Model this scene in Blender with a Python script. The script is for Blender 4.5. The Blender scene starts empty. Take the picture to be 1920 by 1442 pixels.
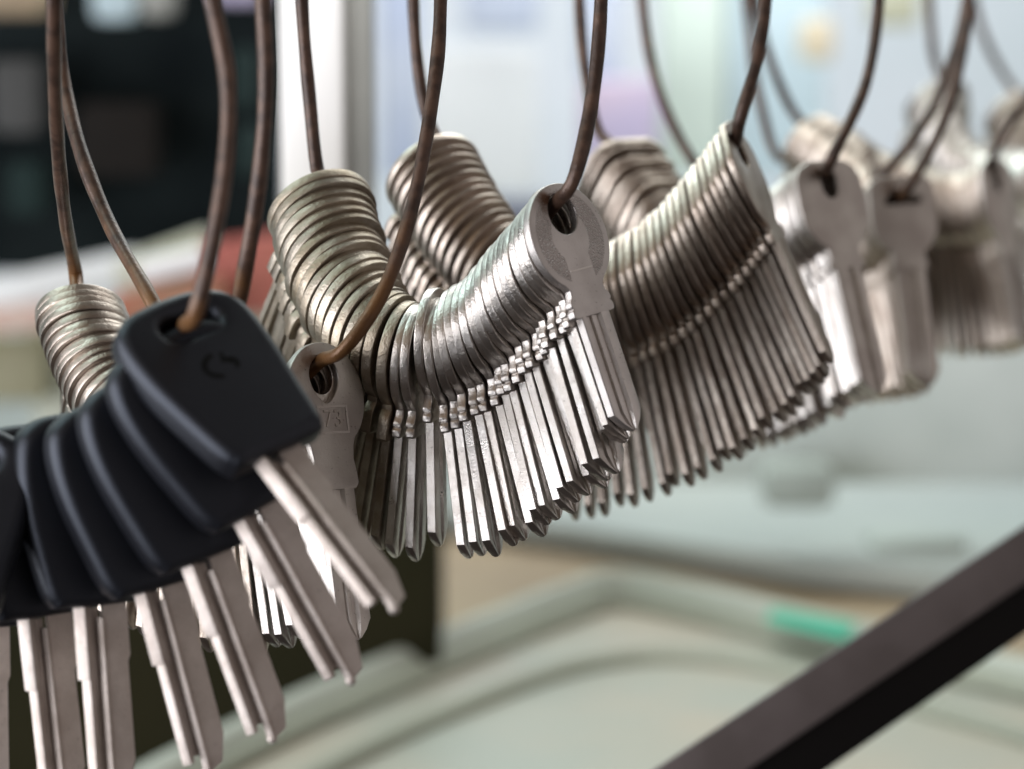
import bpy, bmesh, math, random
from mathutils import Vector, Matrix
random.seed(7)
SC = bpy.context.scene
COL = SC.collection
MM = 0.001

# ------------------------------------------------------------------ camera
PITCH = math.radians(8)
CAM = Vector((0, 0, 1.3))
HF = math.radians(21.8)
F = 960 / math.tan(HF / 2)
RIGHT = Vector((1, 0, 0))
UP = Vector((0, math.sin(PITCH), math.cos(PITCH)))
BACK = Vector((0, -math.cos(PITCH), math.sin(PITCH)))
def W(v):                       # camera-axes direction to world direction
    return RIGHT * v[0] + UP * v[1] + BACK * v[2]
def P(px, py, z):               # a place z metres in front of the lens
    return CAM + W(((px - 960) / F * z, -(py - 721) / F * z, -z))
cd = bpy.data.cameras.new('camera')
cam = bpy.data.objects.new('camera', cd); COL.objects.link(cam)
cam.location = CAM
cam.rotation_euler = (math.radians(90) - PITCH, 0, 0)
cd.sensor_width = 17.3
cd.lens = 17.3 / 2 / math.tan(HF / 2)
cd.clip_start = 0.02; cd.clip_end = 60
cd.dof.use_dof = True
cd.dof.focus_distance = 0.525
cd.dof.aperture_fstop = cd.lens / 9.8
cd.dof.aperture_blades = 0
SC.camera = cam

# ------------------------------------------------------------------ materials
def new_mat(name):
    m = bpy.data.materials.new(name); m.use_nodes = True
    nt = m.node_tree
    b = nt.nodes['Principled BSDF']
    return m, nt, b
def N(nt, t, **kw):
    n = nt.nodes.new(t)
    for k, v in kw.items(): setattr(n, k, v)
    return n
def L(nt, a, b): nt.links.new(a, b)
def noise(nt, vec, scale, detail=3, rough=.55):
    n = N(nt, 'ShaderNodeTexNoise'); n.inputs['Scale'].default_value = scale
    n.inputs['Detail'].default_value = detail; n.inputs['Roughness'].default_value = rough
    L(nt, vec, n.inputs['Vector']); return n.outputs['Fac']
def ramp(nt, fac, stops):
    r = N(nt, 'ShaderNodeValToRGB'); e = r.color_ramp.elements
    while len(e) < len(stops): e.new(.5)
    for q, (p, c) in zip(e, stops): q.position = p; q.color = (*c, 1)
    L(nt, fac, r.inputs['Fac']); return r.outputs['Color']
def math_n(nt, op, a, b=None, c=None, clamp=False):
    n = N(nt, 'ShaderNodeMath', operation=op); n.use_clamp = clamp
    for i, v in enumerate((a, b, c)):
        if v is None: continue
        if isinstance(v, (int, float)): n.inputs[i].default_value = v
        else: L(nt, v, n.inputs[i])
    return n.outputs[0]
def mixc(nt, fac, a, b, mode='MIX'):
    n = N(nt, 'ShaderNodeMix', data_type='RGBA', blend_type=mode)
    if isinstance(fac, (int, float)): n.inputs[0].default_value = fac
    else: L(nt, fac, n.inputs[0])
    for i, v in ((6, a), (7, b)):
        if isinstance(v, tuple): n.inputs[i].default_value = (*v, 1)
        else: L(nt, v, n.inputs[i])
    return n.outputs[2]
def smooth(nt, v, a, b):
    n = N(nt, 'ShaderNodeMapRange', interpolation_type='SMOOTHSTEP')
    n.inputs[1].default_value = a; n.inputs[2].default_value = b
    L(nt, v, n.inputs[0]); return n.outputs[0]

def metal(name, c1, c2, rough=.33, bump=.25, face=False, rust=0.0, grain=2200):
    m, nt, b = new_mat(name)
    tc = N(nt, 'ShaderNodeTexCoord').outputs['Object']
    oi = N(nt, 'ShaderNodeObjectInfo').outputs['Random']
    vec = N(nt, 'ShaderNodeVectorMath', operation='ADD'); L(nt, tc, vec.inputs[0])
    cmb = N(nt, 'ShaderNodeCombineXYZ'); L(nt, oi, cmb.inputs[2]); L(nt, cmb.outputs[0], vec.inputs[1])
    v = vec.outputs[0]
    big = noise(nt, v, 130, 4)
    col = mixc(nt, smooth(nt, big, .35, .68), c1, c2)
    hsv = N(nt, 'ShaderNodeHueSaturation'); L(nt, col, hsv.inputs['Color'])
    L(nt, math_n(nt, 'MULTIPLY_ADD', oi, .34, .80), hsv.inputs['Value'])
    col = hsv.outputs['Color']
    spots = noise(nt, v, 1500, 2)
    col = mixc(nt, math_n(nt, 'MULTIPLY', smooth(nt, spots, .66, .74), .45), col, (.09, .07, .055))
    fine = math_n(nt, 'ADD', noise(nt, v, grain, 2, .6), math_n(nt, 'MULTIPLY', noise(nt, v, 420, 2), 1.2))
    h = fine
    sx = N(nt, 'ShaderNodeSeparateXYZ'); L(nt, tc, sx.inputs[0])
    if face:
        r = math_n(nt, 'SQRT', math_n(nt, 'ADD', math_n(nt, 'POWER', sx.outputs[0], 2), math_n(nt, 'POWER', sx.outputs[1], 2)))
        ring = math_n(nt, 'MULTIPLY', smooth(nt, r, .0050, .0054), smooth(nt, r, .0094, .0090))
        ax = math_n(nt, 'ABSOLUTE', sx.outputs[0])
        plaque = math_n(nt, 'MULTIPLY', smooth(nt, ax, .0036, .0034), smooth(nt, sx.outputs[1], -.0012, -.0016))
        ring = math_n(nt, 'MULTIPLY', ring, math_n(nt, 'SUBTRACT', 1, plaque))
        dh = math_n(nt, 'ABSOLUTE', math_n(nt, 'SUBTRACT', sx.outputs[1], .0048))
        vo = N(nt, 'ShaderNodeTexVoronoi'); vo.inputs['Scale'].default_value = 2500; L(nt, tc, vo.inputs['Vector'])
        dots = smooth(nt, vo.outputs['Distance'], .25, .5)
        fine2 = math_n(nt, 'MULTIPLY', dots, ring)
        h = math_n(nt, 'ADD', math_n(nt, 'MULTIPLY', fine, .35), math_n(nt, 'MULTIPLY', fine2, 2.2))
        h = math_n(nt, 'SUBTRACT', h, math_n(nt, 'MULTIPLY', ring, 2.0))
        col = mixc(nt, math_n(nt, 'MULTIPLY', math_n(nt, 'MULTIPLY', ring, dots), .45), col, (.26, .21, .20))
    if rust > 0:
        dx = math_n(nt, 'ADD', sx.outputs[0], .0035); dy = math_n(nt, 'SUBTRACT', sx.outputs[1], .0078)
        rr = math_n(nt, 'SQRT', math_n(nt, 'ADD', math_n(nt, 'POWER', dx, 2), math_n(nt, 'POWER', dy, 2)))
        rm = math_n(nt, 'MULTIPLY', smooth(nt, math_n(nt, 'MULTIPLY_ADD', noise(nt, v, 500), .004, rr), .0050, .0024), rust)
        col = mixc(nt, rm, col, (.13, .055, .02))
    L(nt, col, b.inputs['Base Color'])
    b.inputs['Metallic'].default_value = 1 if not rust else .96
    L(nt, math_n(nt, 'MULTIPLY_ADD', big, .22, rough - .10), b.inputs['Roughness'])
    bp = N(nt, 'ShaderNodeBump'); bp.inputs['Strength'].default_value = bump
    bp.inputs['Distance'].default_value = .00016
    L(nt, h, bp.inputs['Height']); L(nt, bp.outputs[0], b.inputs['Normal'])
    return m

M = {}
M['nickel']  = metal('bright nickel', (.66, .62, .59), (.54, .49, .45), .30, .55)
M['nickel_face'] = metal('bright nickel with stippled face', (.62, .58, .56), (.54, .50, .48), .40, .7, face=True, rust=.9)
M['aged']    = metal('aged nickel', (.52, .46, .39), (.34, .28, .21), .40, .85)
M['dull']    = metal('dull brass-toned nickel', (.56, .49, .43), (.40, .33, .28), .33, .6)
M['dull_face'] = metal('dull nickel face', (.60, .56, .52), (.52, .47, .44), .46, .3, rust=.5)
M['carblade'] = metal('satin car key steel', (.66, .59, .55), (.56, .49, .45), .60, .6)

def simple(name, c, rough=.5, metallic=0, var=.15, scale=30, bump=0.0, bscale=300, spec=.5, c2=None, tint=None):
    m, nt, b = new_mat(name)
    tc = N(nt, 'ShaderNodeTexCoord').outputs['Object']
    n = noise(nt, tc, scale, 4)
    d = c2 or tuple(x * (1 - var) for x in c)
    L(nt, mixc(nt, smooth(nt, n, .3, .7), c, d), b.inputs['Base Color'])
    b.inputs['Roughness'].default_value = rough; b.inputs['Metallic'].default_value = metallic
    b.inputs['Specular IOR Level'].default_value = spec
    if tint: b.inputs['Specular Tint'].default_value = (*tint, 1)
    if bump:
        bp = N(nt, 'ShaderNodeBump'); bp.inputs['Strength'].default_value = bump; bp.inputs['Distance'].default_value = .0002
        L(nt, noise(nt, tc, bscale, 3), bp.inputs['Height']); L(nt, bp.outputs[0], b.inputs['Normal'])
    return m
M['wire'] = simple('rusty coated wire', (.115, .055, .034), .36, .35, scale=90, c2=(.055, .028, .02), bump=.5, bscale=900)
# rust grows towards the low end of each ring: warm orange by height in the world
def wire_mat():
    m, nt, b = new_mat('brown wire with rust low down')
    geo = N(nt, 'ShaderNodeNewGeometry').outputs['Position']
    sx = N(nt, 'ShaderNodeSeparateXYZ'); L(nt, geo, sx.inputs[0])
    n = noise(nt, geo, 120, 4)
    zz = math_n(nt, 'MULTIPLY_ADD', n, .05, sx.outputs[2])
    low = smooth(nt, zz, 1.285, 1.262)
    c = mixc(nt, smooth(nt, noise(nt, geo, 260, 3), .35, .65), (.105, .060, .042), (.048, .028, .021))
    c = mixc(nt, math_n(nt, 'MULTIPLY', low, .85), c, (.19, .088, .030))
    L(nt, c, b.inputs['Base Color'])
    b.inputs['Roughness'].default_value = .38; b.inputs['Metallic'].default_value = .25
    bp = N(nt, 'ShaderNodeBump'); bp.inputs['Strength'].default_value = .5; bp.inputs['Distance'].default_value = .0002
    L(nt, noise(nt, geo, 1100, 3), bp.inputs['Height']); L(nt, bp.outputs[0], b.inputs['Normal'])
    return m
M['wire'] = wire_mat()
M['plastic'] = simple('matte black plastic', (.0065, .0068, .009), .40, var=.2, scale=100, bump=.35, bscale=2600, spec=.5, tint=(.78, .84, 1.0))
M['emblem'] = simple('sunken black emblem', (.004, .004, .004), .6, spec=.2)

# ------------------------------------------------------------------ mesh helpers
def finish(me, mat, name, parent=None, smooth_angle=35):
    me.materials.clear(); me.materials.append(mat)
    me.shade_smooth()
    me.set_sharp_from_angle(angle=math.radians(smooth_angle))
    o = bpy.data.objects.new(name, me); COL.objects.link(o)
    if parent: o.parent = parent
    return o
def plate(outline, holes, thick, bev, bres=2):
    """flat bevelled plate with holes, in millimetres, lying in XY"""
    cu = bpy.data.curves.new('tmp', 'CURVE'); cu.dimensions = '2D'; cu.fill_mode = 'BOTH'
    cu.extrude = thick / 2 - bev; cu.bevel_depth = bev; cu.bevel_resolution = bres; cu.offset = -bev
    for pts in [outline] + holes:
        sp = cu.splines.new('POLY'); sp.points.add(len(pts) - 1); sp.use_cyclic_u = True
        for q, (x, y) in zip(sp.points, pts): q.co = (x, y, 0, 1)
    ob = bpy.data.objects.new('tmp', cu); COL.objects.link(ob)
    dg = bpy.context.evaluated_depsgraph_get(); dg.update()
    me = bpy.data.meshes.new_from_object(ob.evaluated_get(dg))
    bpy.data.objects.remove(ob); bpy.data.curves.remove(cu)
    bm = bmesh.new(); bm.from_mesh(me)
    bmesh.ops.remove_doubles(bm, verts=bm.verts, dist=.002)
    bmesh.ops.recalc_face_normals(bm, faces=bm.faces)
    bm.to_mesh(me); bm.free()
    return me
def scale_mesh(me, s=MM):
    me.transform(Matrix.Scale(s, 4)); return me
def arc(cx, cy, rx, ry, a0, a1, n):
    return [(cx + rx * math.cos(math.radians(a0 + (a1 - a0) * i / n)), cy + ry * math.sin(math.radians(a0 + (a1 - a0) * i / n))) for i in range(n + 1)]
def box_bm(bm, c, s, bev=0, rot=None):
    r = bmesh.ops.create_cube(bm, size=1)
    vs = r['verts']
    for v in vs:
        v.co = Vector((v.co.x * s[0], v.co.y * s[1], v.co.z * s[2]))
    if bev:
        es = list({e for v in vs for e in v.link_edges})
        r2 = bmesh.ops.bevel(bm, geom=es, offset=bev, segments=2, affect='EDGES', profile=.6)
        vs = list({v for f in r2['faces'] for v in f.verts} | {v for v in vs if v.is_valid})
    for v in vs:
        if rot is not None: v.co = rot @ v.co
        v.co += Vector(c)
    return vs
def catmull(pts, n):
    out = []
    P_ = [pts[0] * 2 - pts[1]] + pts + [pts[-1] * 2 - pts[-2]]
    for i in range(1, len(P_) - 2):
        p0, p1, p2, p3 = P_[i - 1:i + 3]
        for k in range(n):
            t = k / n
            out.append(.5 * ((2 * p1) + (p2 - p0) * t + (2 * p0 - 5 * p1 + 4 * p2 - p3) * t * t + (3 * p1 - p0 - 3 * p2 + p3) * t ** 3))
    out.append(pts[-1]); return out
def tube(name, pts, r, mat, cyclic=False, seg=12):
    n = len(pts); bm = bmesh.new(); rings = []; ph = random.random() * 6
    up = Vector((0, 0, 1)); prev = None
    for i, p in enumerate(pts):
        a = pts[(i - 1) % n] if (cyclic or i) else p
        b = pts[(i + 1) % n] if (cyclic or i < n - 1) else p
        t = (b - a).normalized()
        if prev is None: u = t.orthogonal().normalized()
        else: u = (prev - prev.dot(t) * t).normalized()
        prev = u; v = t.cross(u)
        rings.append([bm.verts.new(p + (u * math.cos(2 * math.pi * k / seg) + v * math.sin(2 * math.pi * k / seg)) * r * (1 + .035 * math.sin(i * .9 + ph) + .03 * math.sin(i * .37 + 2 * ph))) for k in range(seg)])
    for i in range(n if cyclic else n - 1):
        A = rings[i]; B = rings[(i + 1) % n]
        off = 0
        if cyclic and i == n - 1:
            off = min(range(seg), key=lambda o: sum((A[k].co - B[(k + o) % seg].co).length for k in range(0, seg, 3)))
        for k in range(seg):
            bm.faces.new((A[k], A[(k + 1) % seg], B[(k + 1 + off) % seg], B[(k + off) % seg]))
    if not cyclic:
        bm.faces.new(rings[0][::-1]); bm.faces.new(rings[-1])
    bmesh.ops.recalc_face_normals(bm, faces=bm.faces)
    me = bpy.data.meshes.new(name); bm.to_mesh(me); bm.free()
    return finish(me, mat, name)
def tag(o, label=None, cat=None, group=None, kind=None):
    if label: o['label'] = label
    if cat: o['category'] = cat
    if group: o['group'] = group
    if kind: o['kind'] = kind
    return o

# ------------------------------------------------------------------ key blanks
def mirror_outline(right):
    """right side from the head top down to the shoulder; the left side is its mirror image"""
    return [(-x, y) for x, y in reversed(right)][0:] + right
def bow_mesh(kind, t):
    if kind == 'round':
        right = arc(0, 0, 10.8, 10.8, 90, -58, 34)[1:] + [(4.9, -10.2), (5.0, -11.4), (5.7, -12.3), (5.95, -12.8), (5.9, -13.3), (5.5, -13.7), (5.85, -14.1), (6.0, -14.5), (5.95, -15.3), (5.6, -15.7), (4.6, -15.8)]
        hole = arc(0, 4.6, 3.9, 4.1, 0, 360, 30)[:-1]
    elif kind == 'wide':
        right = arc(0, 0, 11.6, 11.0, 90, -60, 34)[1:] + [(5.6, -10.6), (6.6, -11.8), (6.9, -12.8), (6.9, -16.4), (6.3, -17.0), (4.6, -17.0)]
        hole = arc(0, 4.8, 3.9, 4.1, 0, 360, 30)[:-1]
    elif kind == 'small':
        right = arc(0, .5, 9.4, 9.8, 90, -50, 30)[1:] + [(5.0, -9.0), (4.6, -10.4), (5.4, -11.4), (5.4, -13.4), (4.3, -13.8)]
        hole = arc(0, 4.4, 3.2, 3.6, 0, 360, 28)[:-1]
    elif kind == 'square':
        right = [(3.4, 12.2), (4.4, 11.9), (10.4, 5.6), (10.9, 4.4), (11.4, 2), (11.0, -3.5), (9.4, -7.8), (7.0, -10.4), (5.0, -11.8), (4.9, -13.0), (6.3, -13.6), (6.5, -14.2), (6.5, -15.6), (6.1, -16.0), (4.4, -16.1)]
        hole = arc(0, 5.2, 3.4, 3.9, 0, 360, 26)[:-1]
    elif kind == 'oval':           # pointed-oval hole of the numbered key
        right = arc(0, 0, 9.6, 10.8, 90, -50, 32)[1:] + [(5.4, -10.0), (5.0, -12.6), (5.4, -15.0), (5.6, -17.5), (4.6, -18.6)]
        hole = [(3.6 * math.cos(a) * (1 if math.sin(a) > 0 else (1 - .35 * abs(math.sin(a)) ** 2)), 4.0 + (4.0 if math.sin(a) > 0 else 5.4) * math.sin(a)) for a in [2 * math.pi * i / 36 for i in range(36)]]
    elif kind == 'bevelled':
        right = [(4.8, 11.0), (8.6, 9.4), (10.4, 6.5), (10.8, 0), (10.2, -5.2), (7.6, -8.6), (4.9, -10.6), (4.7, -13.5), (5.6, -14.2), (5.6, -15.6), (4.5, -15.8)]
        hole = arc(0, 5.4, 2.6, 3.9, 0, 360, 26)[:-1]
    elif kind == 'slotted':
        right = [(5.6, 10.4), (8.0, 9.6), (9.4, 8.0), (9.6, 2.0), (9.3, -4.2), (7.4, -7.6), (4.8, -9.0), (4.6, -11.5), (5.2, -12.4), (5.2, -13.8), (4.2, -14)]
        hole = [(-5.8, 3.0), (5.2, 3.0), (5.4, 4.6), (2.0, 5.2), (-1.2, 7.0), (-3.2, 6.6)]
    left = [(-x, y) for x, y in reversed(right)]
    end = right[-1][1]
    out = left + ([(0, right[0][1])] if False else []) + right
    return scale_mesh(plate(out, [hole], t + (.2 if kind in ('wide', 'small') else 0), .17 if kind in ('wide', 'small') else .26)), end
def blade_mesh(length, t, hw=4.4, flip=1, tip=5.0, style=0):
    h = t / 2
    top = [(-hw, -h * .85), (-hw, h * .85), (-hw + .18, h), (-hw + 1.2, h), (-hw + 1.7, h * .15), (-1.3, h * .15), (-.9, h * .62), (-.1, h * .62), (.3, h * .2), (.9, h * .2), (1.6, h), (hw - .25, h), (hw, h * .85)]
    bot = [(hw, -h * .85), (hw - .25, -h), (hw - 1.3, -h), (hw - 1.7, -h * .2), (1.6, -h * .2), (1.1, -h * .75), (-.6, -h * .75), (-1.0, -h * .3), (-2.0, -h * .3), (-2.4, -h), (-hw + .25, -h)]
    if style == 1:
        top = [(-hw, -h * .85), (-hw, h * .85), (-hw + .25, h), (-.8, h), (-.4, h * .1), (1.2, h * .1), (1.6, h), (hw - .25, h), (hw, h * .85)]
    sec = top + bot
    sec = [(x * flip, z) for x, z in sec]
    L_ = length
    st = [(0, 1, 0), (L_ * .33, 1, 0), (L_ * .66, 1, 0), (L_ - tip * .8, 1, 0), (L_ - tip * .36, .60, .3 * flip), (L_ - .35, .18, .7 * flip), (L_, .07, .7 * flip)]
    bm = bmesh.new(); rings = []
    for k, (y, s, c) in enumerate(st):
        zs = 1 if k < 5 else (.75 if k == 5 else .35)
        rings.append([bm.verts.new((x * s + c, -y, z * zs)) for x, z in sec])
    n = len(sec)
    for a, b in zip(rings, rings[1:]):
        for i in range(n): bm.faces.new((a[i], a[(i + 1) % n], b[(i + 1) % n], b[i]))
    bm.faces.new(rings[0]); bm.faces.new(rings[-1][::-1])
    bmesh.ops.triangulate(bm, faces=[f for f in bm.faces if len(f.verts) > 4])
    bmesh.ops.recalc_face_normals(bm, faces=bm.faces)
    me = bpy.data.meshes.new('blade'); bm.to_mesh(me); bm.free()
    return scale_mesh(me)

PROTO = {}
def proto(kind, length, mat, t, hw=4.4, flip=1, style=0):
    key = (kind, length, mat, t, flip, style)
    if key not in PROTO:
        bow, end = bow_mesh(kind, t)
        bl = blade_mesh(length, t * .98, hw, flip, style=style)
        bl.transform(Matrix.Translation((0, (end + .4) * MM, 0)))
        for me in (bow, bl):
            me.materials.clear(); me.materials.append(M[mat]); me.shade_smooth(); me.set_sharp_from_angle(angle=math.radians(32))
        PROTO[key] = (bow, bl)
    return PROTO[key]

def frame(n, d):
    """world matrix columns: x = across, y = towards head top (-d), z = face normal"""
    n = n.normalized(); d = (d - d.dot(n) * n).normalized()
    y = -d; x = y.cross(n)
    return Matrix((x, y, n)).transposed()
GRAV = Vector((0, 0, -1))
ORD = ['front', 'second', 'third', 'fourth', 'fifth', 'sixth', 'seventh', 'eighth', 'ninth', 'tenth', 'eleventh', 'twelfth', 'thirteenth', 'fourteenth', 'fifteenth',
       'sixteenth', 'seventeenth', 'eighteenth', 'nineteenth', 'twentieth']
TENS = {2: 'twenty', 3: 'thirty', 4: 'forty', 5: 'fifty', 6: 'sixty'}
def ordinal(i):          # i from 1
    if i <= 20: return ORD[i - 1]
    t, u = divmod(i, 10)
    if u == 0: return {3: 'thirtieth', 4: 'fortieth', 5: 'fiftieth', 6: 'sixtieth'}[t]
    return TENS[t] + '-' + ('first' if u == 1 else ORD[u - 1])

def key_thing(name, kind, length, mat, t, hw, flip, style, loc, rot, label, cat, group):
    root = bpy.data.objects.new(name, None); COL.objects.link(root)
    root.empty_display_size = .005
    root.matrix_world = Matrix.Translation(loc) @ rot.to_4x4()
    bow, bl = proto(kind, length, mat, t, hw, flip, style)
    for nm, me in (('bow', bow), ('blade', bl)):
        o = bpy.data.objects.new(nm, me); COL.objects.link(o); o.parent = root
    tag(root, label, cat, group)
    return root

def interp(knots, s):
    """knots: list of tuples of Vectors; Catmull-Rom on each"""
    n = len(knots) - 1
    i = min(int(s * n), n - 1); t = s * n - i
    def g(k): return knots[max(0, min(n, k))]
    out = []
    for a, b, c, d in zip(g(i - 1), g(i), g(i + 1), g(i + 2)):
        out.append(.5 * ((2 * b) + (c - a) * t + (2 * a - 5 * b + 4 * c - d) * t * t + (3 * b - a - 3 * c + d) * t ** 3))
    return out

RINGS = []
def bunch(knots, count, kinds, left, right, who, group, ringlabel, holey=4.6, wire_r=1.4, t=1.8, jitter=1.0, top=None, hole_r=4.1, skip=None, odd=-1):
    """knots from the front end to the back end: (px, py, z, (nx,ny,nz) camera axes, roll degrees).
    kinds(i) -> (bow kind, blade length, material, flip, style)"""
    K = [[P(a, b, z), W(Vector(n).normalized()), Vector((roll, 0, 0))] for a, b, z, n, roll in knots]
    # arc length table
    S = [i / 400 for i in range(401)]; pts = [interp(K, s)[0] for s in S]
    Ls = [0]
    for a, b in zip(pts, pts[1:]): Ls.append(Ls[-1] + (b - a).length)
    def at(dist):
        import bisect
        j = max(1, min(400, bisect.bisect_left(Ls, dist)))
        f = (dist - Ls[j - 1]) / max(1e-9, Ls[j] - Ls[j - 1])
        return S[j - 1] + (S[j] - S[j - 1]) * f
    wirepts = []
    mn = []
    prevp = None; prevn = None
    for i in range(count):
        s = at(Ls[-1] * i / (count - 1))
        p, n, r = interp(K, s)
        n.normalize()
        if i:
            q_ = i / count; loose = 1.0 if .35 < q_ < .62 else .45
            n = (n + W((random.gauss(0, .014), random.gauss(0, .02), 0)) * jitter * loose).normalized()
        if prevp is not None: mn.append(abs((p - prevp).dot(n)) * 1000)
        prevp = p.copy()
        d = GRAV - GRAV.dot(n) * n
        roll = math.radians(r.x + (random.gauss(0, 1.6) * jitter if i else 0))
        d = Matrix.Rotation(roll, 3, n) @ d.normalized()
        fr = frame(n, d)
        loc = p + (W((random.gauss(0, .00018), random.gauss(0, .00035), 0)) * jitter if i else Vector((0, 0, 0)))
        kd, ln, mat, flip, style = kinds(i)
        if i == odd:            # one key rides up on its wire
            loc = loc + W((0, .0026, 0))
        if not (skip and skip(i)):
            lab = who(i)
            key_thing('key_blank', kd, ln, mat, t, 4.1, flip, style, loc, fr, lab, 'key', group)
        wirepts.append(p - d * (holey + hole_r - wire_r - .25) * MM)
    print('bunch', group, 'count', count, 'len mm %.1f' % (Ls[-1] * 1000), 'gap min %.2f mean %.2f' % (min(mn), sum(mn) / len(mn)))
    ws = wirepts[::3]
    if wirepts[-1] not in ws: ws.append(wirepts[-1])
    ring(right, ws, left, ringlabel, wire_r)
    return wirepts
def ring(right, mids, left, label, wire_r):
    R_ = [P(*q) for q in right]; L_ = [P(*q) for q in left]
    a, b = R_[0], L_[-1]
    arch = []
    h = .030
    mid = (a + b) / 2 + Vector((0, 0, h + .012))
    path = R_ + mids + L_ + [b + Vector((0, 0, h * .7)) + (a - b) * .12, mid, a + Vector((0, 0, h * .7)) + (b - a) * .12]
    n = len(path); out = []
    for i in range(n):
        p0, p1, p2, p3 = path[(i - 1) % n], path[i], path[(i + 1) % n], path[(i + 2) % n]
        # centripetal-ish: steps by chord length
        steps = max(3, int((p2 - p1).length / .0025))
        d0 = max(1e-5, (p1 - p0).length ** .5); d1 = max(1e-5, (p2 - p1).length ** .5); d2 = max(1e-5, (p3 - p2).length ** .5)
        m1 = (p1 - p0) / d0 - (p2 - p0) / (d0 + d1) + (p2 - p1) / d1
        m2 = (p2 - p1) / d1 - (p3 - p1) / (d1 + d2) + (p3 - p2) / d2
        m1 *= d1; m2 *= d1
        for k in range(steps):
            u = k / steps
            out.append((2 * u ** 3 - 3 * u ** 2 + 1) * p1 + (u ** 3 - 2 * u ** 2 + u) * m1 + (-2 * u ** 3 + 3 * u ** 2) * p2 + (u ** 3 - u ** 2) * m2)
    o = tube('wire_ring', out, wire_r * MM, M['wire'], cyclic=True, seg=14)
    tag(o, label, 'wire ring', 'wire rings the keys hang from')
    return o

# ---- central bunch, in focus
def kinds_central(i):
    if i == 0: return ('round', 24.0, 'nickel_face', 1, 0)
    if i < 18: return ('round', (24.8 if i < 3 else 28.4) - (.8 if i % 3 else 0), 'nickel', 1, 0)
    if i < 21: return ('round', 27.0, 'nickel', 1, 1)
    return ('wide', 24.5, 'aged', 1, 1)
N1 = 39
def who1(i):
    if i == 0: return 'sharp round-headed key at the open front end of the central bunch, face showing'
    if i == N1 - 1: return 'last round key at the top of the central bunch, under its far wire'
    return ordinal(i + 1) + ' key from the front end of the sharp central bunch, counting along its wire'
w1 = bunch([(1063, 446, .513, (.68, .24, .69), 6),
       (1000, 520, .521, (.76, .24, .60), 5),
       (930, 592, .528, (.86, .20, .46), 2),
       (850, 652, .533, (.95, .10, .30), 0),
       (770, 668, .536, (.95, -.14, .28), 0),
       (700, 622, .540, (.80, -.36, .46), 0),
       (645, 530, .546, (.60, -.56, .58), 0),
       (600, 396, .553, (.40, -.72, .57), 0)],
      N1, kinds_central,
      [(598, 330, .556), (580, 180, .556), (566, 0, .556), (566, -120, .556)],
      [(1124, -120, .512), (1127, 0, .512), (1108, 200, .510), (1072, 345, .508)],
      who1, 'key blanks on the central wire ring', 'brown wire ring through the sharp central bunch of round-headed keys', t=1.9, odd=18)

# ---- numbered key bunch, left of centre (hangs behind the black car keys)
N0 = 40
def kinds0(i):
    if i == 0: return ('oval', 30, 'dull_face', 1, 0)
    return ('small', 28 if i % 2 else 29, 'nickel' if i < 12 else 'dull', 1, 1 if i > 20 else 0)
def who0(i):
    if i == 0: return 'key stamped 73 in a box with pointed oval hole, beside the black car keys'
    if i == N0 - 1: return 'topmost small key of the stack behind the black car keys, under its thick wire'
    return ordinal(i + 1) + ' key along the wire behind the key stamped 73, half hidden by black keys'
bunch([(607, 744, .524, (.66, .16, .71), -4),
       (560, 790, .530, (.80, .20, .55), -4),
       (480, 830, .533, (.93, .1, .35), 0),
       (390, 845, .535, (.97, -.05, .2), 0),
       (300, 820, .538, (.85, -.25, .40), 0),
       (220, 745, .543, (.42, -.62, .62), 0),
       (172, 660, .548, (.22, -.78, .56), 0),
       (150, 592, .553, (.12, -.80, .56), 0)],
      N0, kinds0,
      [(142, 515, .552), (121, 400, .53), (104, 200, .50), (101, 0, .48), (102, -120, .475)],
      [(824, -120, .535), (826, 0, .53), (818, 130, .525), (770, 400, .518), (712, 560, .515), (645, 655, .514)],
      who0, 'key blanks on the ring behind the black car keys', 'rusty brown wire ring ending in the key stamped 73')

# ---- bunch right of the central one
N2 = 44
def kinds2(i):
    return ('square', 31.5 if i % 4 else 30.5, 'dull', 1, 1) if i < 29 else ('wide', 27, 'dull', 1, 1)
def who2(i):
    if i == 0: return 'square-shouldered key seen nearly edge-on at the top of the bunch right of centre'
    if i == N2 - 1: return 'far end key of the tilted stack seen between the wires behind the central bunch'
    return ordinal(i + 1) + ' key down from the top of the long tilted bunch right of the central one'
bunch([(1402, 326, .585, (.86, .36, .32), 5),
       (1340, 410, .588, (.86, .34, .32), 5),
       (1250, 500, .590, (.90, .24, .28), 4),
       (1150, 560, .592, (.96, .12, .24), 2),
       (1050, 585, .592, (.97, -.05, .22), 0),
       (960, 530, .590, (.82, -.36, .42), 0),
       (880, 440, .588, (.66, -.52, .54), 0),
       (812, 330, .588, (.50, -.64, .58), 0)],
      N2, kinds2,
      [(800, 215, .59), (782, 110, .59), (775, 0, .59), (775, -110, .59)],
      [(1438, -110, .582), (1436, 0, .58), (1420, 110, .578), (1385, 232, .578)],
      who2, 'key blanks on the ring right of the central one', 'dark wire ring rising from the long tilted bunch right of centre', t=1.65, jitter=.45)

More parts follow.
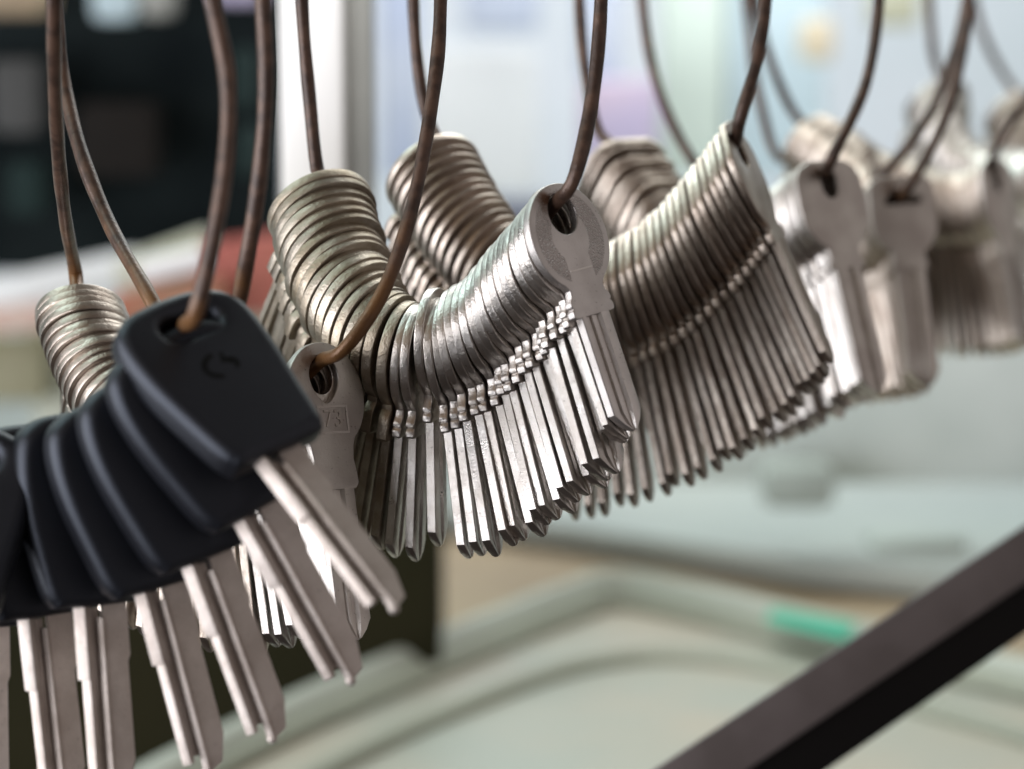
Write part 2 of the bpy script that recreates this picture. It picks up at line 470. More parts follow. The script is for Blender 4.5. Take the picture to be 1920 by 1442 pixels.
# ---- next bunch: wide bevelled faces
N3 = 34
def kinds3(i):
    return ('bevelled', 31, 'dull_face' if i == 0 else ('nickel' if i < 16 else 'dull'), 1, 1)
def who3(i):
    if i == 0: return 'grey cut-corner key facing forward, fourth bunch from the black car keys'
    if i == N3 - 1: return 'topmost key of the small brown stack against the pink backdrop'
    return ordinal(i + 1) + ' key behind the grey cut-corner key face, on the same wire'
bunch([(1560, 385, .635, (.56, .20, .80), 2),
       (1500, 425, .648, (.72, .2, .62), 2),
       (1425, 470, .650, (.86, .2, .42), 0),
       (1330, 505, .650, (.93, .1, .32), 0),
       (1260, 480, .650, (.85, -.3, .4), 0),
       (1215, 410, .650, (.66, -.52, .54), 0),
       (1160, 330, .650, (.46, -.66, .58), 0)],
      N3, kinds3,
      [(1128, 255, .65), (1097, 130, .65), (1086, 0, .65), (1086, -100, .65)],
      [(1650, -100, .64), (1648, 0, .64), (1622, 160, .632), (1558, 300, .628)],
      who3, 'key blanks on the ring with cut-corner keys', 'dark wire ring rising from the grey cut-corner key', holey=5.4, hole_r=3.9)

# ---- slotted keys
N4 = 26
def who4(i):
    if i == 0: return 'brownish key with a dark slot hole facing forward, blurred, towards the upper right'
    return ordinal(i + 1) + ' key behind the key with the dark slot hole, on its wire'
bunch([(1693, 405, .685, (.34, .10, .93), 2),
       (1655, 440, .705, (.66, .15, .70), 0),
       (1600, 455, .712, (.88, .1, .42), 0),
       (1530, 470, .712, (.95, 0, .3), 0),
       (1460, 450, .712, (.9, -.25, .3), 0)],
      N4, lambda i: ('slotted', 30, 'dull_face' if i == 0 else 'dull', 1, 0),
      [(1380, 380, .71), (1302, 305, .71), (1232, 160, .71), (1204, 0, .71), (1204, -90, .71)],
      [(1822, -90, .69), (1818, 0, .69), (1800, 120, .685), (1768, 230, .68), (1708, 345, .678)],
      who4, 'key blanks on the ring with slotted keys', 'dark wire ring hooked through the slotted key', holey=3.2, hole_r=3.2)

# ---- rings farther right
def who5(i):
    return ('front key' if i == 0 else ordinal(i + 1) + ' key') + ' of the dark bunch hanging right of the slotted key, cut-corner head'
bunch([(1872, 372, .735, (.80, .14, .57), 0),
       (1825, 392, .752, (.88, .15, .45), 0),
       (1765, 392, .756, (.93, .05, .36), 0),
       (1700, 372, .76, (.9, -.2, .4), 0),
       (1620, 350, .76, (.72, -.5, .5), 0),
       (1545, 300, .765, (.5, -.65, .58), 0)],
      38, lambda i: ('bevelled', 27, 'dull_face' if i == 0 else 'dull', 1, 1),
      [(1540, 250, .765), (1498, 225, .765), (1440, 100, .765), (1418, 0, .765), (1418, -80, .765)],
      [(1990, -80, .74), (1985, 0, .74), (1955, 130, .735), (1915, 200, .732), (1862, 290, .73)],
      who5, 'key blanks on the ring right of the slotted key', 'thin dark wire ring of the dark cut-corner bunch at upper right', holey=5.4, hole_r=3.9, t=1.5, jitter=.4)
def who6(i):
    return ('front key' if i == 0 else ordinal(i + 1) + ' key') + ' of the very blurred bunch cut by the photo edge, long pale blades'
bunch([(1948, 350, .79, (.74, .1, .65), 2),
       (1915, 345, .805, (.75, .3, .6), 4),
       (1850, 330, .815, (.85, .35, .4), 0),
       (1790, 300, .82, (.85, -.3, .45), 0),
       (1755, 195, .83, (.35, -.75, .55), 0)],
      30, lambda i: ('round', 29, 'nickel', 1, 0),
      [(1745, 120, .83), (1640, 235, .84), (1590, 190, .845), (1563, 60, .845), (1560, -70, .845)][1:] if False else [(1752, 110, .83), (1742, 0, .83), (1742, -70, .83)],
      [(2080, -70, .79), (2075, 0, .79), (2040, 130, .79), (1985, 250, .785)],
      who6, 'key blanks on the ring at the photo edge', 'thin blurred wire ring behind the crossing wires at upper right')
def who7(i):
    return ('front key' if i == 0 else ordinal(i + 1) + ' key') + ' of the farthest dark stack in the upper right corner'
bunch([(2010, 330, .87, (.8, .3, .5), 0), (1960, 330, .88, (.9, -.1, .4), 0), (1925, 270, .885, (.6, -.6, .5), 0), (1900, 215, .89, (.4, -.7, .58), 0)],
      14, lambda i: ('round', 27, 'dull', 1, 0),
      [(1888, 150, .89), (1850, 80, .89), (1825, 0, .89), (1822, -70, .89)],
      [(2120, -70, .86), (2115, 0, .86), (2080, 150, .86), (2040, 250, .86)],
      who7, 'key blanks on the farthest ring', 'farthest thin wire ring in the upper right corner')
# a ring whose keys have been sold down to a few, behind the slotted keys
def who8(i):
    return ('front key' if i == 0 else ordinal(i + 1) + ' key') + ' of the short stack peeping over the cut-corner key, dark worn heads'
bunch([(1655, 372, .745, (.8, .3, .5), 0), (1600, 330, .752, (.80, -.3, .5), 0), (1520, 272, .76, (.5, -.62, .6), 0)],
      16, lambda i: ('small', 27, 'dull', 1, 0),
      [(1466, 300, .76), (1425, 190, .76), (1405, 60, .76), (1402, -80, .76)],
      [(1815, -80, .71), (1812, 0, .71), (1790, 95, .705), (1740, 220, .70), (1645, 340, .70)],
      who8, 'key blanks on the short stack ring', 'dark wire ring crossing close beside the slotted key wire')

# ------------------------------------------------------------------ the numbered key's raised stamp
def text_mesh(txt, size, depth):
    cu = bpy.data.curves.new('tmp', 'FONT'); cu.body = txt; cu.size = size; cu.extrude = depth; cu.align_x = 'CENTER'; cu.align_y = 'CENTER'
    ob = bpy.data.objects.new('tmp', cu); COL.objects.link(ob)
    dg = bpy.context.evaluated_depsgraph_get(); dg.update()
    me = bpy.data.meshes.new_from_object(ob.evaluated_get(dg))
    bpy.data.objects.remove(ob); bpy.data.curves.remove(cu)
    return me
numbered = [o for o in COL.objects if o.get('label', '').startswith('key stamped 73')][0]
tm = text_mesh('73', 5.0, .16); tm.transform(Matrix.Translation((.9, -4.7, .92))); scale_mesh(tm)
finish(tm, M['nickel'], 'stamped_number', numbered)
bm = bmesh.new()
for c, s in (((.9, -2.1, .89), (7.6, .45, .3)), ((.9, -7.3, .89), (7.6, .45, .3)), ((-2.7, -4.7, .89), (.45, 4.7, .3)), ((4.5, -4.7, .89), (.45, 4.7, .3))):
    box_bm(bm, c, s)
me = bpy.data.meshes.new('stamp_border'); bm.to_mesh(me); bm.free(); scale_mesh(me)
finish(me, M['nickel'], 'stamp_border', numbered)
front = [o for o in COL.objects if o.get('label', '').startswith('sharp round-headed key')][0]
bm = bmesh.new(); box_bm(bm, (0, -6.6, .98), (6.6, .38, .3), .1, None)
me = bpy.data.meshes.new('raised_line'); bm.to_mesh(me); bm.free(); scale_mesh(me)
finish(me, M['nickel'], 'raised_line', front)

# ------------------------------------------------------------------ black car keys
def car_head():
    # mm; origin where the blade leaves the head; y up towards the hole
    pts = []
    right = [(0, 35.4), (5, 34.9), (9.0, 33.4), (11.4, 31.2), (12.6, 28.4), (12.9, 24.5), (12.6, 18), (11.6, 10), (10.9, 3.5), (10.0, .8), (7.6, 0)]
    left = [(-7.6, 0), (-9.8, .8), (-11.3, 3.5), (-12.8, 10), (-14.3, 18), (-14.8, 24.5), (-14.4, 29.4), (-13.0, 32.6), (-9.6, 34.6), (-5, 35.3)]
    pts = [Vector((x, y, 0)) for x, y in right + left]
    sm = []
    n = len(pts)
    for i in range(n):
        p0, p1, p2, p3 = pts[i - 1], pts[i], pts[(i + 1) % n], pts[(i + 2) % n]
        for k in range(3):
            t = k / 3
            q = .5 * ((2 * p1) + (p2 - p0) * t + (2 * p0 - 5 * p1 + 4 * p2 - p3) * t * t + (3 * p1 - p0 - 3 * p2 + p3) * t ** 3)
            sm.append((q.x, q.y))
    hole = arc(3.4, 28.6, 2.1, 2.1, 90, -90, 10) + arc(-3.4, 28.6, 2.1, 2.1, 270, 90, 10)
    return scale_mesh(plate(sm, [hole], 7.4, 2.5, 7))
def car_blade():
    bm = bmesh.new()
    RY = Matrix.Rotation(math.radians(-50), 3, 'Y')
    box_bm(bm, (-3.9, -6.2, .25), (2.5, 12.6, 2.5), .35, RY)          # thick upper rail
    box_bm(bm, (-3.6, -21.0, .2), (1.8, 18.6, 1.8), .3, RY)         # slim lower rail
    box_bm(bm, (-.3, -17.4, .1), (1.35, 30.6, 1.5), .3, RY)        # middle rib
    box_bm(bm, (-2.1, -15.0, -.7), (3.0, 29.0, .5), .1)        # sunk web
    bmesh.ops.create_uvsphere(bm, u_segments=14, v_segments=10, radius=1.0, matrix=Matrix.Translation((-.4, -32.4, .0)))
    # right hand sheet with a slanting end
    zt, zb = .55, -.75
    o = [(.0, 0), (4.7, 0), (4.7, -9.0), (4.2, -10.2), (4.2, -27.0), (2.6, -31.6), (.0, -32.6)]
    vt = [bm.verts.new((x, y, zt)) for x, y in o]; vb = [bm.verts.new((x, y, zb)) for x, y in o]
    bm.faces.new(vt); bm.faces.new(vb[::-1])
    for i in range(len(o)): bm.faces.new((vt[i], vb[i], vb[(i + 1) % len(o)], vt[(i + 1) % len(o)]))
    bmesh.ops.recalc_face_normals(bm, faces=bm.faces)
    me = bpy.data.meshes.new('blade'); bm.to_mesh(me); bm.free()
    me.transform(Matrix.Diagonal((1, 1.07, 1, 1)))
    return scale_mesh(me)
HEAD, CBL = car_head(), car_blade()
for me, mt in ((HEAD, 'plastic'), (CBL, 'carblade')):
    me.materials.clear(); me.materials.append(M[mt]); me.shade_smooth(); me.set_sharp_from_angle(angle=math.radians(40))
car_specs = [  # exit point px,py, z, blade direction, face normal, label
    (522, 852, .462, (.60, -.74, .30), (.35, .58, .735), 'front black car key blank with sunken emblem, its slot hole threaded by thick wire'),
    (484, 955, .471, (.535, -.84, .06), (.42, .15, .88), 'black car key blank half covered by the front one with the emblem'),
    (390, 1045, .476, (.37, -.93, .0), (.46, .10, .88), 'third black car key blank from the one with the emblem, brightly rimmed blade'),
    (303, 1100, .481, (.28, -.96, .0), (.48, .06, .88), 'fourth black car key blank from the one with the emblem'),
    (190, 1133, .486, (.08, -.99, .0), (.50, .02, .87), 'fifth black car key blank, second from the photo edge with a full blade'),
    (86, 1153, .490, (.13, -.99, .0), (.50, .0, .87), 'sixth black car key blank, blade hanging nearest the photo edge'),
    (-30, 1175, .494, (.05, -.99, .0), (.45, -.1, .87), 'seventh black car key blank, its head cut off by the photo edge'),
    (-118, 1150, .470, (-.12, -.96, .3), (.10, .35, .90), 'black car key blank in front at the photo edge, only its head top in view'),
]
holes = []
for k, (px, py, z, d, n, lab) in enumerate(car_specs):
    root = bpy.data.objects.new('car_key_blank', None); COL.objects.link(root)
    fr = frame(W(Vector(n)), W(Vector(d)))
    loc = P(px, py, z)
    root.matrix_world = Matrix.Translation(loc) @ fr.to_4x4()
    tag(root, lab, 'car key', 'black plastic-headed car key blanks')
    for nm, me in (('head', HEAD), ('blade', CBL)):
        o = bpy.data.objects.new(nm, me); COL.objects.link(o); o.parent = root
    if k == 0:
        bm = bmesh.new()
        def arcbox(cx, cy, r, a0, a1, w, n_=10):
            for i in range(n_):
                a = math.radians(a0 + (a1 - a0) * (i + .5) / n_)
                box_bm(bm, (cx + r * math.cos(a), cy + r * .7 * math.sin(a), 3.685), (w, r * math.radians(abs(a1 - a0)) / n_ * 1.5, .06), 0, Matrix.Rotation(a, 3, 'Z'))
        arcbox(-.5, 18.5, 3.4, 100, 250, 1.0); arcbox(.8, 17.9, 1.7, -60, 120, .8); arcbox(3.2, 19.6, 2.6, 150, 250, .7)
        me = bpy.data.meshes.new('emblem'); bm.to_mesh(me); bm.free(); scale_mesh(me)
        finish(me, M['emblem'], 'emblem', root)
    holes.append(loc + fr @ Vector((0, 28.8 * MM, 0)))
ring([(380, -140, .450), (398, 0, .450), (426, 140, .450), (424, 300, .450), (398, 460, .450), (368, 585, .452)],
     [holes[0], (holes[0] + holes[2]) / 2 + Vector((.004, .002, -.004)), holes[2], holes[3], holes[4], holes[5], holes[6]],
     [(-160, 760, .49), (-240, 500, .47), (-260, 200, .46), (-240, -140, .45)],
     'nearest thick brown wire ring, threaded through the black car keys', 1.48)
ring([(488, -120, .468), (493, 0, .468), (499, 150, .470), (490, 300, .474), (464, 480, .482), (436, 610, .490)],
     [holes[1] + W((.004, .0, .001)), holes[1] + W((-.003, .001, -.003))],
     [(302, 600, .510), (278, 552, .515), (205, 420, .53), (150, 280, .54), (116, 130, .55), (104, 0, .55), (100, -120, .55)],
     'brown wire ring crossing behind the front black car key', 1.5)

# ------------------------------------------------------------------ surroundings (all out of focus)
def box_thing(name, c, s, mat, rot=None, bev=.001, parent=None):
    bm = bmesh.new(); box_bm(bm, (0, 0, 0), s, bev)
    me = bpy.data.meshes.new(name); bm.to_mesh(me); bm.free()
    o = finish(me, mat, name, parent)
    o.location = c
    if rot is not None: o.rotation_euler = rot
    return o
def mpx(z): return z / F       # metres per photo pixel at depth z
def panel(name, px0, py0, px1, py1, z, mat, thick=.006, bev=.001, parent=None):
    a, b = P(px0, py0, z), P(px1, py1, z)
    c = (P(px0, py0, z) + P(px1, py0, z) + P(px0, py1, z) + P(px1, py1, z)) / 4
    wx = (px1 - px0) * mpx(z); hz = (py1 - py0) * mpx(z) / math.cos(PITCH)
    return box_thing(name, c, (wx, thick, hz), mat, bev=min(bev, thick / 3), parent=parent)

M['pale'] = simple('pale painted wall', (.78, .82, .90), .8, scale=3, c2=(.66, .74, .80))
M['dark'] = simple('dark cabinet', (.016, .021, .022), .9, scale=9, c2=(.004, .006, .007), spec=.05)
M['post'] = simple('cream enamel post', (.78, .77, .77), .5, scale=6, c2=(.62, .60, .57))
M['postside'] = simple('grey post side', (.30, .30, .28), .5)  # darker grey puts the shade of the post's side into its colour
M['blue'] = simple('blue cloth', (.40, .46, .62), .9, scale=14, c2=(.50, .55, .66))
M['lilac'] = simple('lilac cloth', (.52, .42, .50), .9, scale=14, c2=(.40, .36, .52))
M['mint'] = simple('pale green cloth', (.62, .72, .66), .9, scale=8)
M['sky'] = simple('pale blue board', (.50, .62, .68), .9, scale=8)
M['yellow'] = simple('yellow card', (.62, .54, .40), .8)
M['slate'] = simple('slate box', (.14, .15, .20), .8)
M['white'] = simple('white carton', (.80, .82, .84), .8, var=.08, scale=5)
M['red'] = simple('red packaging', (.30, .055, .045), .6, scale=20, c2=(.36, .11, .08))
M['cream'] = simple('cream paper', (.55, .56, .48), .8, scale=20, c2=(.38, .38, .28))
M['olive'] = simple('olive carton', (.20, .19, .10), .8, scale=16, c2=(.30, .28, .19))
M['tray'] = simple('grey-green plastic', (.44, .465, .41), .5, scale=10, c2=(.40, .42, .37), spec=.4)  # tray plastic lightened in colour for the highlight along the rim
M['groove'] = simple('plastic with painted groove shade', (.33, .345, .28), .6, scale=10)  # tray plastic darkened in colour for the shade in the rim grooves
M['trayfloor'] = simple('grey-green plastic floor', (.38, .40, .35), .45, scale=9, c2=(.48, .42, .34))
M['board'] = simple('worn tan board', (.42, .33, .22), .7, scale=12, c2=(.28, .21, .14))
M['teal'] = simple('teal label', (.04, .42, .27), .6)
M['blackbox'] = simple('olive-black box', (.012, .012, .005), .9, scale=8, c2=(.018, .016, .007), spec=.1)
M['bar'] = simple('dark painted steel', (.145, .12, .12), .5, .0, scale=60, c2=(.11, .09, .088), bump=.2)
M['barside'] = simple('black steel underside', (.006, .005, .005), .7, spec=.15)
M['counter'] = simple('pale counter', (.38, .41, .38), .55, scale=5, c2=(.29, .32, .31))
M['glass'] = simple('milky pane', (.80, .86, .85), .35, scale=7, c2=(.56, .63, .61))

# far wall and floor
wz = 2.4
wall = panel('back_wall', -1200, -700, 3000, 1200, wz, M['pale'], .02); tag(wall, kind='structure')
flo = box_thing('counter_top', (0.3, 1.9, P(960, 1442, .9).z - .06), (3.2, 2.0, .02), M['counter']); tag(flo, kind='structure')

def back_thing(name, rect, z, mat, label, cat, thick=.03, bev=.006, group=None):
    o = panel(name, *rect, z, M[mat], thick, bev); tag(o, label, cat, group); return o
# dark cupboard behind the black keys
cup = bpy.data.objects.new('dark_cupboard', None); COL.objects.link(cup); cup.location = P(150, 500, 1.35)
tag(cup, 'dark open cupboard filling the area behind the hanging wires beside the pale post', 'cupboard')
def child_panel(nm, rect, z, mat, thick=.02):
    o = panel(nm, *rect, z, M[mat], thick, .002); o.location -= cup.location; o.parent = cup; return o
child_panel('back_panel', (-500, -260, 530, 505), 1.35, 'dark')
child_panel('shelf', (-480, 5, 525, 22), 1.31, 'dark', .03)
back_thing('card_box', (-60, -60, 95, 30), 1.28, 'board', 'tan cardboard box on the dark cupboard shelf, photo corner', 'box', .04)
back_thing('tin_box', (180, -60, 262, 40), 1.28, 'sky', 'blue-grey tin on the dark cupboard shelf between the wires', 'tin', .04)
back_thing('paper_packet', (265, -50, 330, 34), 1.28, 'postside', 'greyish packet on the dark shelf beside the blue-grey tin', 'packet', .03)
back_thing('purple_packet', (400, -60, 500, 8), 1.28, 'lilac', 'dim purple packet at the top of the dark cupboard', 'packet', .03)
M['charcoal'] = simple('charcoal tin', (.05, .05, .05), .7)
back_thing('grey_tin', (-10, 110, 85, 250), 1.30, 'charcoal', 'charcoal tin hanging in the dark cupboard at the photo edge', 'tin', .03)

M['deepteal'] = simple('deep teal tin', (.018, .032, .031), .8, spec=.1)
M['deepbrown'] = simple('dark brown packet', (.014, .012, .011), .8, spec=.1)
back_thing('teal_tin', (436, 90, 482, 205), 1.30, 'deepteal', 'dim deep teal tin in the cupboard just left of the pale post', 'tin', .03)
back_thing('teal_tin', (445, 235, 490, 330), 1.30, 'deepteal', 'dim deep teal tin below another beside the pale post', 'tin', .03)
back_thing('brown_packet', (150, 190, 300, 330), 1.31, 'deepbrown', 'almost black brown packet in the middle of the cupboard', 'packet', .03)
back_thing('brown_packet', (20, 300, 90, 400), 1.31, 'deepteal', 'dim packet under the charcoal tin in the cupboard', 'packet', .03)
M['greybox'] = simple('grey-green box', (.40, .45, .42), .8)
back_thing('grey_box', (1425, 865, 1560, 945), 1.12, 'greybox', 'dim grey-green box on the pale shelf below the tilted bunch', 'box', .03)
back_thing('grey_strip', (1625, 1000, 1810, 1036), 1.05, 'greybox', 'low grey strip on the pale shelf close above the steel bar', 'strip', .02)
# enamel post
post = bpy.data.objects.new('enamel_post', None); COL.objects.link(post); post.location = P(625, 400, .76)
tag(post, 'upright cream enamel post with side coloured grey for shade behind the central bunch', 'post')
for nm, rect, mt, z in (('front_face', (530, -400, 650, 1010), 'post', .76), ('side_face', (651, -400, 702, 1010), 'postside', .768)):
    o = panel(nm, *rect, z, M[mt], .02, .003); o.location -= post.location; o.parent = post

# coloured goods far behind
for nm, rect, z, mat, lab, cat in (
    ('hanging_cloth', (712, -80, 790, 330), 1.7, 'blue', 'blue cloth hanging just beside the cream post, far behind', 'cloth'),
    ('white_carton', (800, 90, 1010, 360), 1.9, 'white', 'large white carton far behind the second wire', 'carton'),
    ('hanging_cloth', (870, -80, 1010, 60), 1.8, 'blue', 'short blue cloth above the white carton', 'cloth'),
    ('slate_box', (880, 372, 1040, 460), 1.6, 'slate', 'dark slate box under the white carton behind the central bunch', 'box'),
    ('hanging_cloth', (1085, -80, 1160, 150), 1.6, 'blue', 'blue cloth hanging above the lilac cloth', 'cloth'),
    ('lilac_cloth', (1090, 150, 1235, 330), 1.6, 'lilac', 'lilac pink cloth behind the gap beside the central front key', 'cloth'),
    ('mint_board', (1235, -80, 1360, 330), 1.7, 'mint', 'pale green upright board behind the long tilted bunch', 'board'),
    ('pale_blue_board', (1365, -80, 1545, 330), 1.7, 'sky', 'pale blue board behind the wires of the long tilted bunch', 'board'),
    ('yellow_card', (1500, 35, 1560, 115), 1.5, 'yellow', 'small amber yellow card on the pale blue board', 'card'),
    ('beige_card', (1630, -40, 1720, 50), 1.6, 'cream', 'beige card at the top above the cut-corner key', 'card'),
):
    back_thing(nm, rect, z, mat, lab, cat)

# parcels behind the black keys
def rotpanel(name, pa, pb, h, z, mat, label, cat, thick=.02):
    """a strip from photo point a to b, h pixels tall"""
    A, B = P(*pa, z), P(*pb, z)
    c = (A + B) / 2; d = B - A
    o = box_thing(name, c, (d.length, thick, h * mpx(z)), M[mat], bev=.003)
    o.rotation_euler = (0, -math.atan2(d.z, math.hypot(d.x, d.y)), math.atan2(d.y, d.x))
    tag(o, label, cat); return o
M['pink'] = simple('dusty pink paper', (.48, .22, .20), .8, scale=25, c2=(.55, .42, .36))
M['orange'] = simple('worn red-orange paper', (.36, .09, .05), .8, scale=25, c2=(.30, .16, .10))
Z = 1.27
rotpanel('cream_sheet', (-80, 572), (260, 500), 66, Z, 'white', 'pale crumpled sheet low left, beneath the dark cupboard', 'sheet')
rotpanel('cream_packet', (230, 530), (400, 470), 84, Z - .03, 'cream', 'cream packet between the wires just above the front black key', 'packet', .03)
rotpanel('white_packet', (260, 510), (390, 480), 40, Z - .05, 'white', 'white packet on top of the cream packet above the black key', 'packet', .02)
rotpanel('pink_packet', (300, 480), (410, 462), 26, Z - .02, 'pink', 'dusty pink packet beside the pale sheet behind the wires', 'packet', .03)
rotpanel('red_packet', (380, 530), (575, 500), 140, Z - .04, 'red', 'red packet behind the wires right of the front black key', 'packet', .03)
rotpanel('orange_packet', (215, 585), (420, 545), 62, Z - .06, 'orange', 'worn red-orange packet touching the top of the black key head', 'packet', .03)
rotpanel('pink_packet', (-60, 605), (110, 590), 40, Z - .05, 'pink', 'dusty pink packet at the photo edge left of the worn stack', 'packet', .03)
rotpanel('green_parcel', (-80, 690), (90, 690), 120, Z - .02, 'olive', 'mottled olive green parcel at the photo edge', 'parcel')
rotpanel('cream_parcel', (60, 700), (700, 640), 230, Z, 'cream', 'large mottled grey-green parcel behind the key stamped 73', 'parcel')
# dark box low down
bx = panel('black_crate', -300, 880, 830, 1560, 1.03, M['blackbox'], .05, .004)
tag(bx, 'large olive-black crate low behind the hanging blades of the car keys', 'crate')

# pale panes and counter edge behind the right bunches
back_thing('milky_pane', (1020, 440, 2300, 905), 1.15, 'glass', 'milky blue-grey pane behind the right-hand bunches', 'pane', .01)

def quad_slab(name, corners, mat, thick, label=None, cat=None, kind=None, parent=None):
    bm = bmesh.new()
    top = [bm.verts.new(c) for c in corners]
    n = (corners[1] - corners[0]).cross(corners[2] - corners[0]).normalized()
    if n.z < 0: n = -n
    bot = [bm.verts.new(c - n * thick) for c in corners]
    bm.faces.new(top); bm.faces.new(bot[::-1])
    k = len(corners)
    for i in range(k): bm.faces.new((top[i], bot[i], bot[(i + 1) % k], top[(i + 1) % k]))
    bmesh.ops.recalc_face_normals(bm, faces=bm.faces)
    bmesh.ops.bevel(bm, geom=list(bm.edges), offset=min(.0015, thick / 4), segments=2, affect='EDGES')
    me = bpy.data.meshes.new(name); bm.to_mesh(me); bm.free()
    o = finish(me, M[mat], name, parent)
    if label: tag(o, label, cat, kind=kind)
    return o
def on_plane(px, py, zw):
    """where the sight line of a photo point meets the level z = zw"""
    d = P(px, py, 1) - CAM
    return CAM + d * ((zw - CAM.z) / d.z)
H1 = P(1150, 1090, 1.15).z
print('H1', H1, [round((on_plane(*q, H1) - CAM).length, 3) for q in ((1150, 1090), (520, 1330), (1900, 1250))])
# pale shelf strip behind the trays and brown ledge
HS = H1 + .012
quad_slab('pale_shelf', [on_plane(780, 950, HS), on_plane(1000, 885, HS), on_plane(2200, 935, HS), on_plane(2200, 1120, HS), on_plane(1500, 1052, HS), on_plane(1050, 985, HS)], 'counter', .01,
          'pale greyish shelf behind the plastic tray under the tilted bunch', 'shelf')
quad_slab('tan_ledge', [on_plane(760, 930, HS - .012), on_plane(1500, 1020, HS - .012), on_plane(2300, 1100, HS - .012), on_plane(2300, 1330, HS - .014), on_plane(1500, 1180, HS - .014), on_plane(1120, 1090, HS - .014), on_plane(800, 1200, HS - .014)], 'board', .01,
          'worn tan wooden ledge between pale shelf and plastic tray', 'ledge')
# storage tray: rim and inner steps
tray = bpy.data.objects.new('storage_tray', None); COL.objects.link(tray)
O = on_plane(1150, 1088, H1); tray.location = O
tag(tray, 'grey-green plastic storage tray with rounded stepped rims, lower centre', 'tray')
def rim_path(pts, zw, r, name, mat='tray'):
    ps = [on_plane(*q, zw) - O for q in pts]
    cur = catmull(ps, 10)
    o = tube(name, [q / 1 for q in cur], r, M[mat], seg=16)
    for v_ in o.data.vertices: v_.co.z = v_.co.z * .22; o.parent = tray; return o
def tray_sheet(pts, zw, mat, name, thick=.003):
    return quad_slab(name, [on_plane(*q, zw) - O for q in pts], mat, thick, parent=tray)
outer = [(100, 1560), (520, 1345), (880, 1190), (1080, 1112), (1150, 1096), (1250, 1108), (1600, 1190), (2100, 1305)]
rim_path(outer, H1, .0062, 'outer_rim')
rim_path([(x + (14 if x < 1150 else -4), y + 34) for x, y in outer], H1 - .003, .0032, 'rim_shade_line', 'groove')
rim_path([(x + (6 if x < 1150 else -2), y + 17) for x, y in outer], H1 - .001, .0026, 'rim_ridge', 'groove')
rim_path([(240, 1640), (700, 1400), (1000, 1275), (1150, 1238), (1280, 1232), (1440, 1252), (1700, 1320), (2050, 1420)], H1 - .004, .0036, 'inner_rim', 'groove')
tray_sheet([(60, 1610), (520, 1345), (880, 1190), (1080, 1112), (1150, 1100), (1250, 1112), (1600, 1194), (2150, 1320), (2150, 1700), (300, 1900)], H1 - .006, 'trayfloor', 'tray_floor')
lb = quad_slab('teal_label', [on_plane(1448, 1140, H1 + .008), on_plane(1606, 1168, H1 + .008), on_plane(1588, 1196, H1 + .008), on_plane(1436, 1160, H1 + .008)], 'teal', .0012,
          'small teal green label on the tray edge beside the dark steel bar', 'label')
# diagonal dark steel bar
def bar():
    root = bpy.data.objects.new('steel_bar', None); COL.objects.link(root)
    A, B = P(1150, 1493, .64), P(2080, 880, .72)
    root.location = A
    tag(root, 'dark painted steel angle bar slanting across the lower right', 'bar')
    d = (B - A); ln = d.length; d.normalize()
    side = W((math.sin(math.radians(35)), -math.cos(math.radians(35)), 0)).normalized()
    side = (side - side.dot(d) * d).normalized()
    nrm = d.cross(side); 
    if nrm.dot(BACK) < 0: nrm = -nrm
    rot = Matrix((d, side, nrm)).transposed()
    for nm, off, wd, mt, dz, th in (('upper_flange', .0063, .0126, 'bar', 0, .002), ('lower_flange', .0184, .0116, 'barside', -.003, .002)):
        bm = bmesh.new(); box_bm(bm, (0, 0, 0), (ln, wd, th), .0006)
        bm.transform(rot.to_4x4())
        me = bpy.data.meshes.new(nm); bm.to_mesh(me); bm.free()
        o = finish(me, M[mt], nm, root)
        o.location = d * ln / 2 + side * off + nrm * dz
bar()

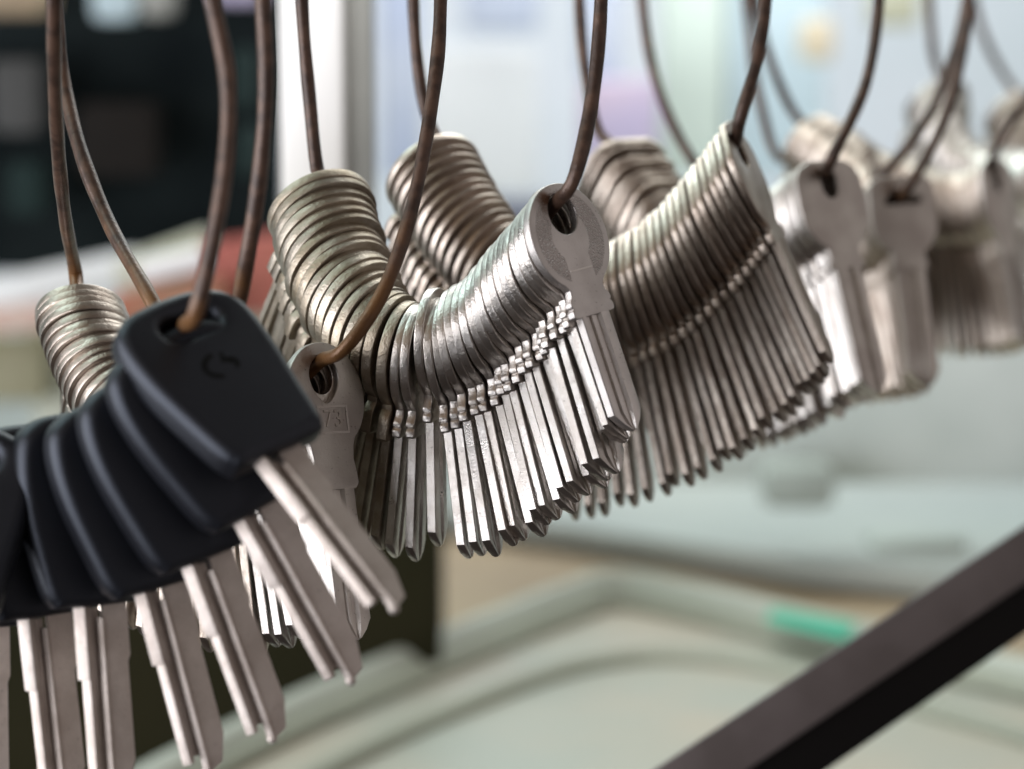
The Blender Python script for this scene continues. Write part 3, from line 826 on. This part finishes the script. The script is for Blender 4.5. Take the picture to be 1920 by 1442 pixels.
# ------------------------------------------------------------------ light
w = bpy.data.worlds.new('World'); SC.world = w; w.use_nodes = True
nt = w.node_tree; bg = nt.nodes['Background']
g = N(nt, 'ShaderNodeTexCoord').outputs['Generated']
def lobe(dirv, pw):
    dn = N(nt, 'ShaderNodeVectorMath', operation='DOT_PRODUCT'); L(nt, g, dn.inputs[0]); dn.inputs[1].default_value = tuple(W(Vector(dirv).normalized()))
    return math_n(nt, 'POWER', math_n(nt, 'MAXIMUM', dn.outputs['Value'], 0), pw)
def addc(a, b): return mixc(nt, 1.0, a, b, 'ADD')
def sc(v, c):
    return mixc(nt, v, (0, 0, 0), c)
base = addc(sc(lobe((1, .25, .1), 2.2), (.42, .385, .37)), (.034, .028, .025))
base = addc(base, sc(lobe((-.1, .55, -.85), 6), (1.2, 1.5, 1.45)))
base = addc(base, sc(lobe((-.60, .78, -.10), 30), (3.6, 4.8, 4.7)))
base = addc(base, sc(lobe((-.5, .6, .55), 5), (.34, .24, .15)))
L(nt, base, bg.inputs['Color']); bg.inputs['Strength'].default_value = 1.0

def area(name, loc, target, size, power, color=(1, 1, 1), sy=None):
    ld = bpy.data.lights.new(name, 'AREA'); ld.energy = power; ld.color = color
    ld.shape = 'RECTANGLE'; ld.size = size; ld.size_y = sy or size
    o = bpy.data.objects.new(name, ld); COL.objects.link(o); o.location = loc
    o.rotation_euler = (target - loc).to_track_quat('-Z', 'Y').to_euler()
    return o
C0 = P(900, 600, .54)
area('left_area_light', C0 + W((-.80, -.12, .44)), C0, 1.35, 19, (.94, .96, 1.0), .82)  # unseen area light from the left, sized to brighten the blade edges
area('back_wall_fill', P(1500, -1500, 1.55), P(1300, 300, 2.2), 1.0, 9.2, (.97, .99, 1.0))  # unseen lamp added overhead to brighten the back wall and goods
area('post_fill', P(700, -700, .66), P(620, 300, .76), .12, .22, (1, 1, 1))  # extra lamp added only to lift the post, no fixture there
area('counter_fill', P(1300, -1500, 1.0), P(1200, 1200, 1.0), .5, 1.9, (.97, 1.0, .97))  # unseen overhead fill for the counter, pane and trays

SC.render.engine = 'CYCLES'
SC.view_settings.view_transform = 'Standard'; SC.view_settings.look = 'None'
SC.view_settings.exposure = 0; SC.view_settings.gamma = 1
SC.cycles.use_denoising = True
SC.cycles.max_bounces = 6; SC.cycles.glossy_bounces = 4; SC.cycles.diffuse_bounces = 3
SC.cycles.sample_clamp_indirect = 4
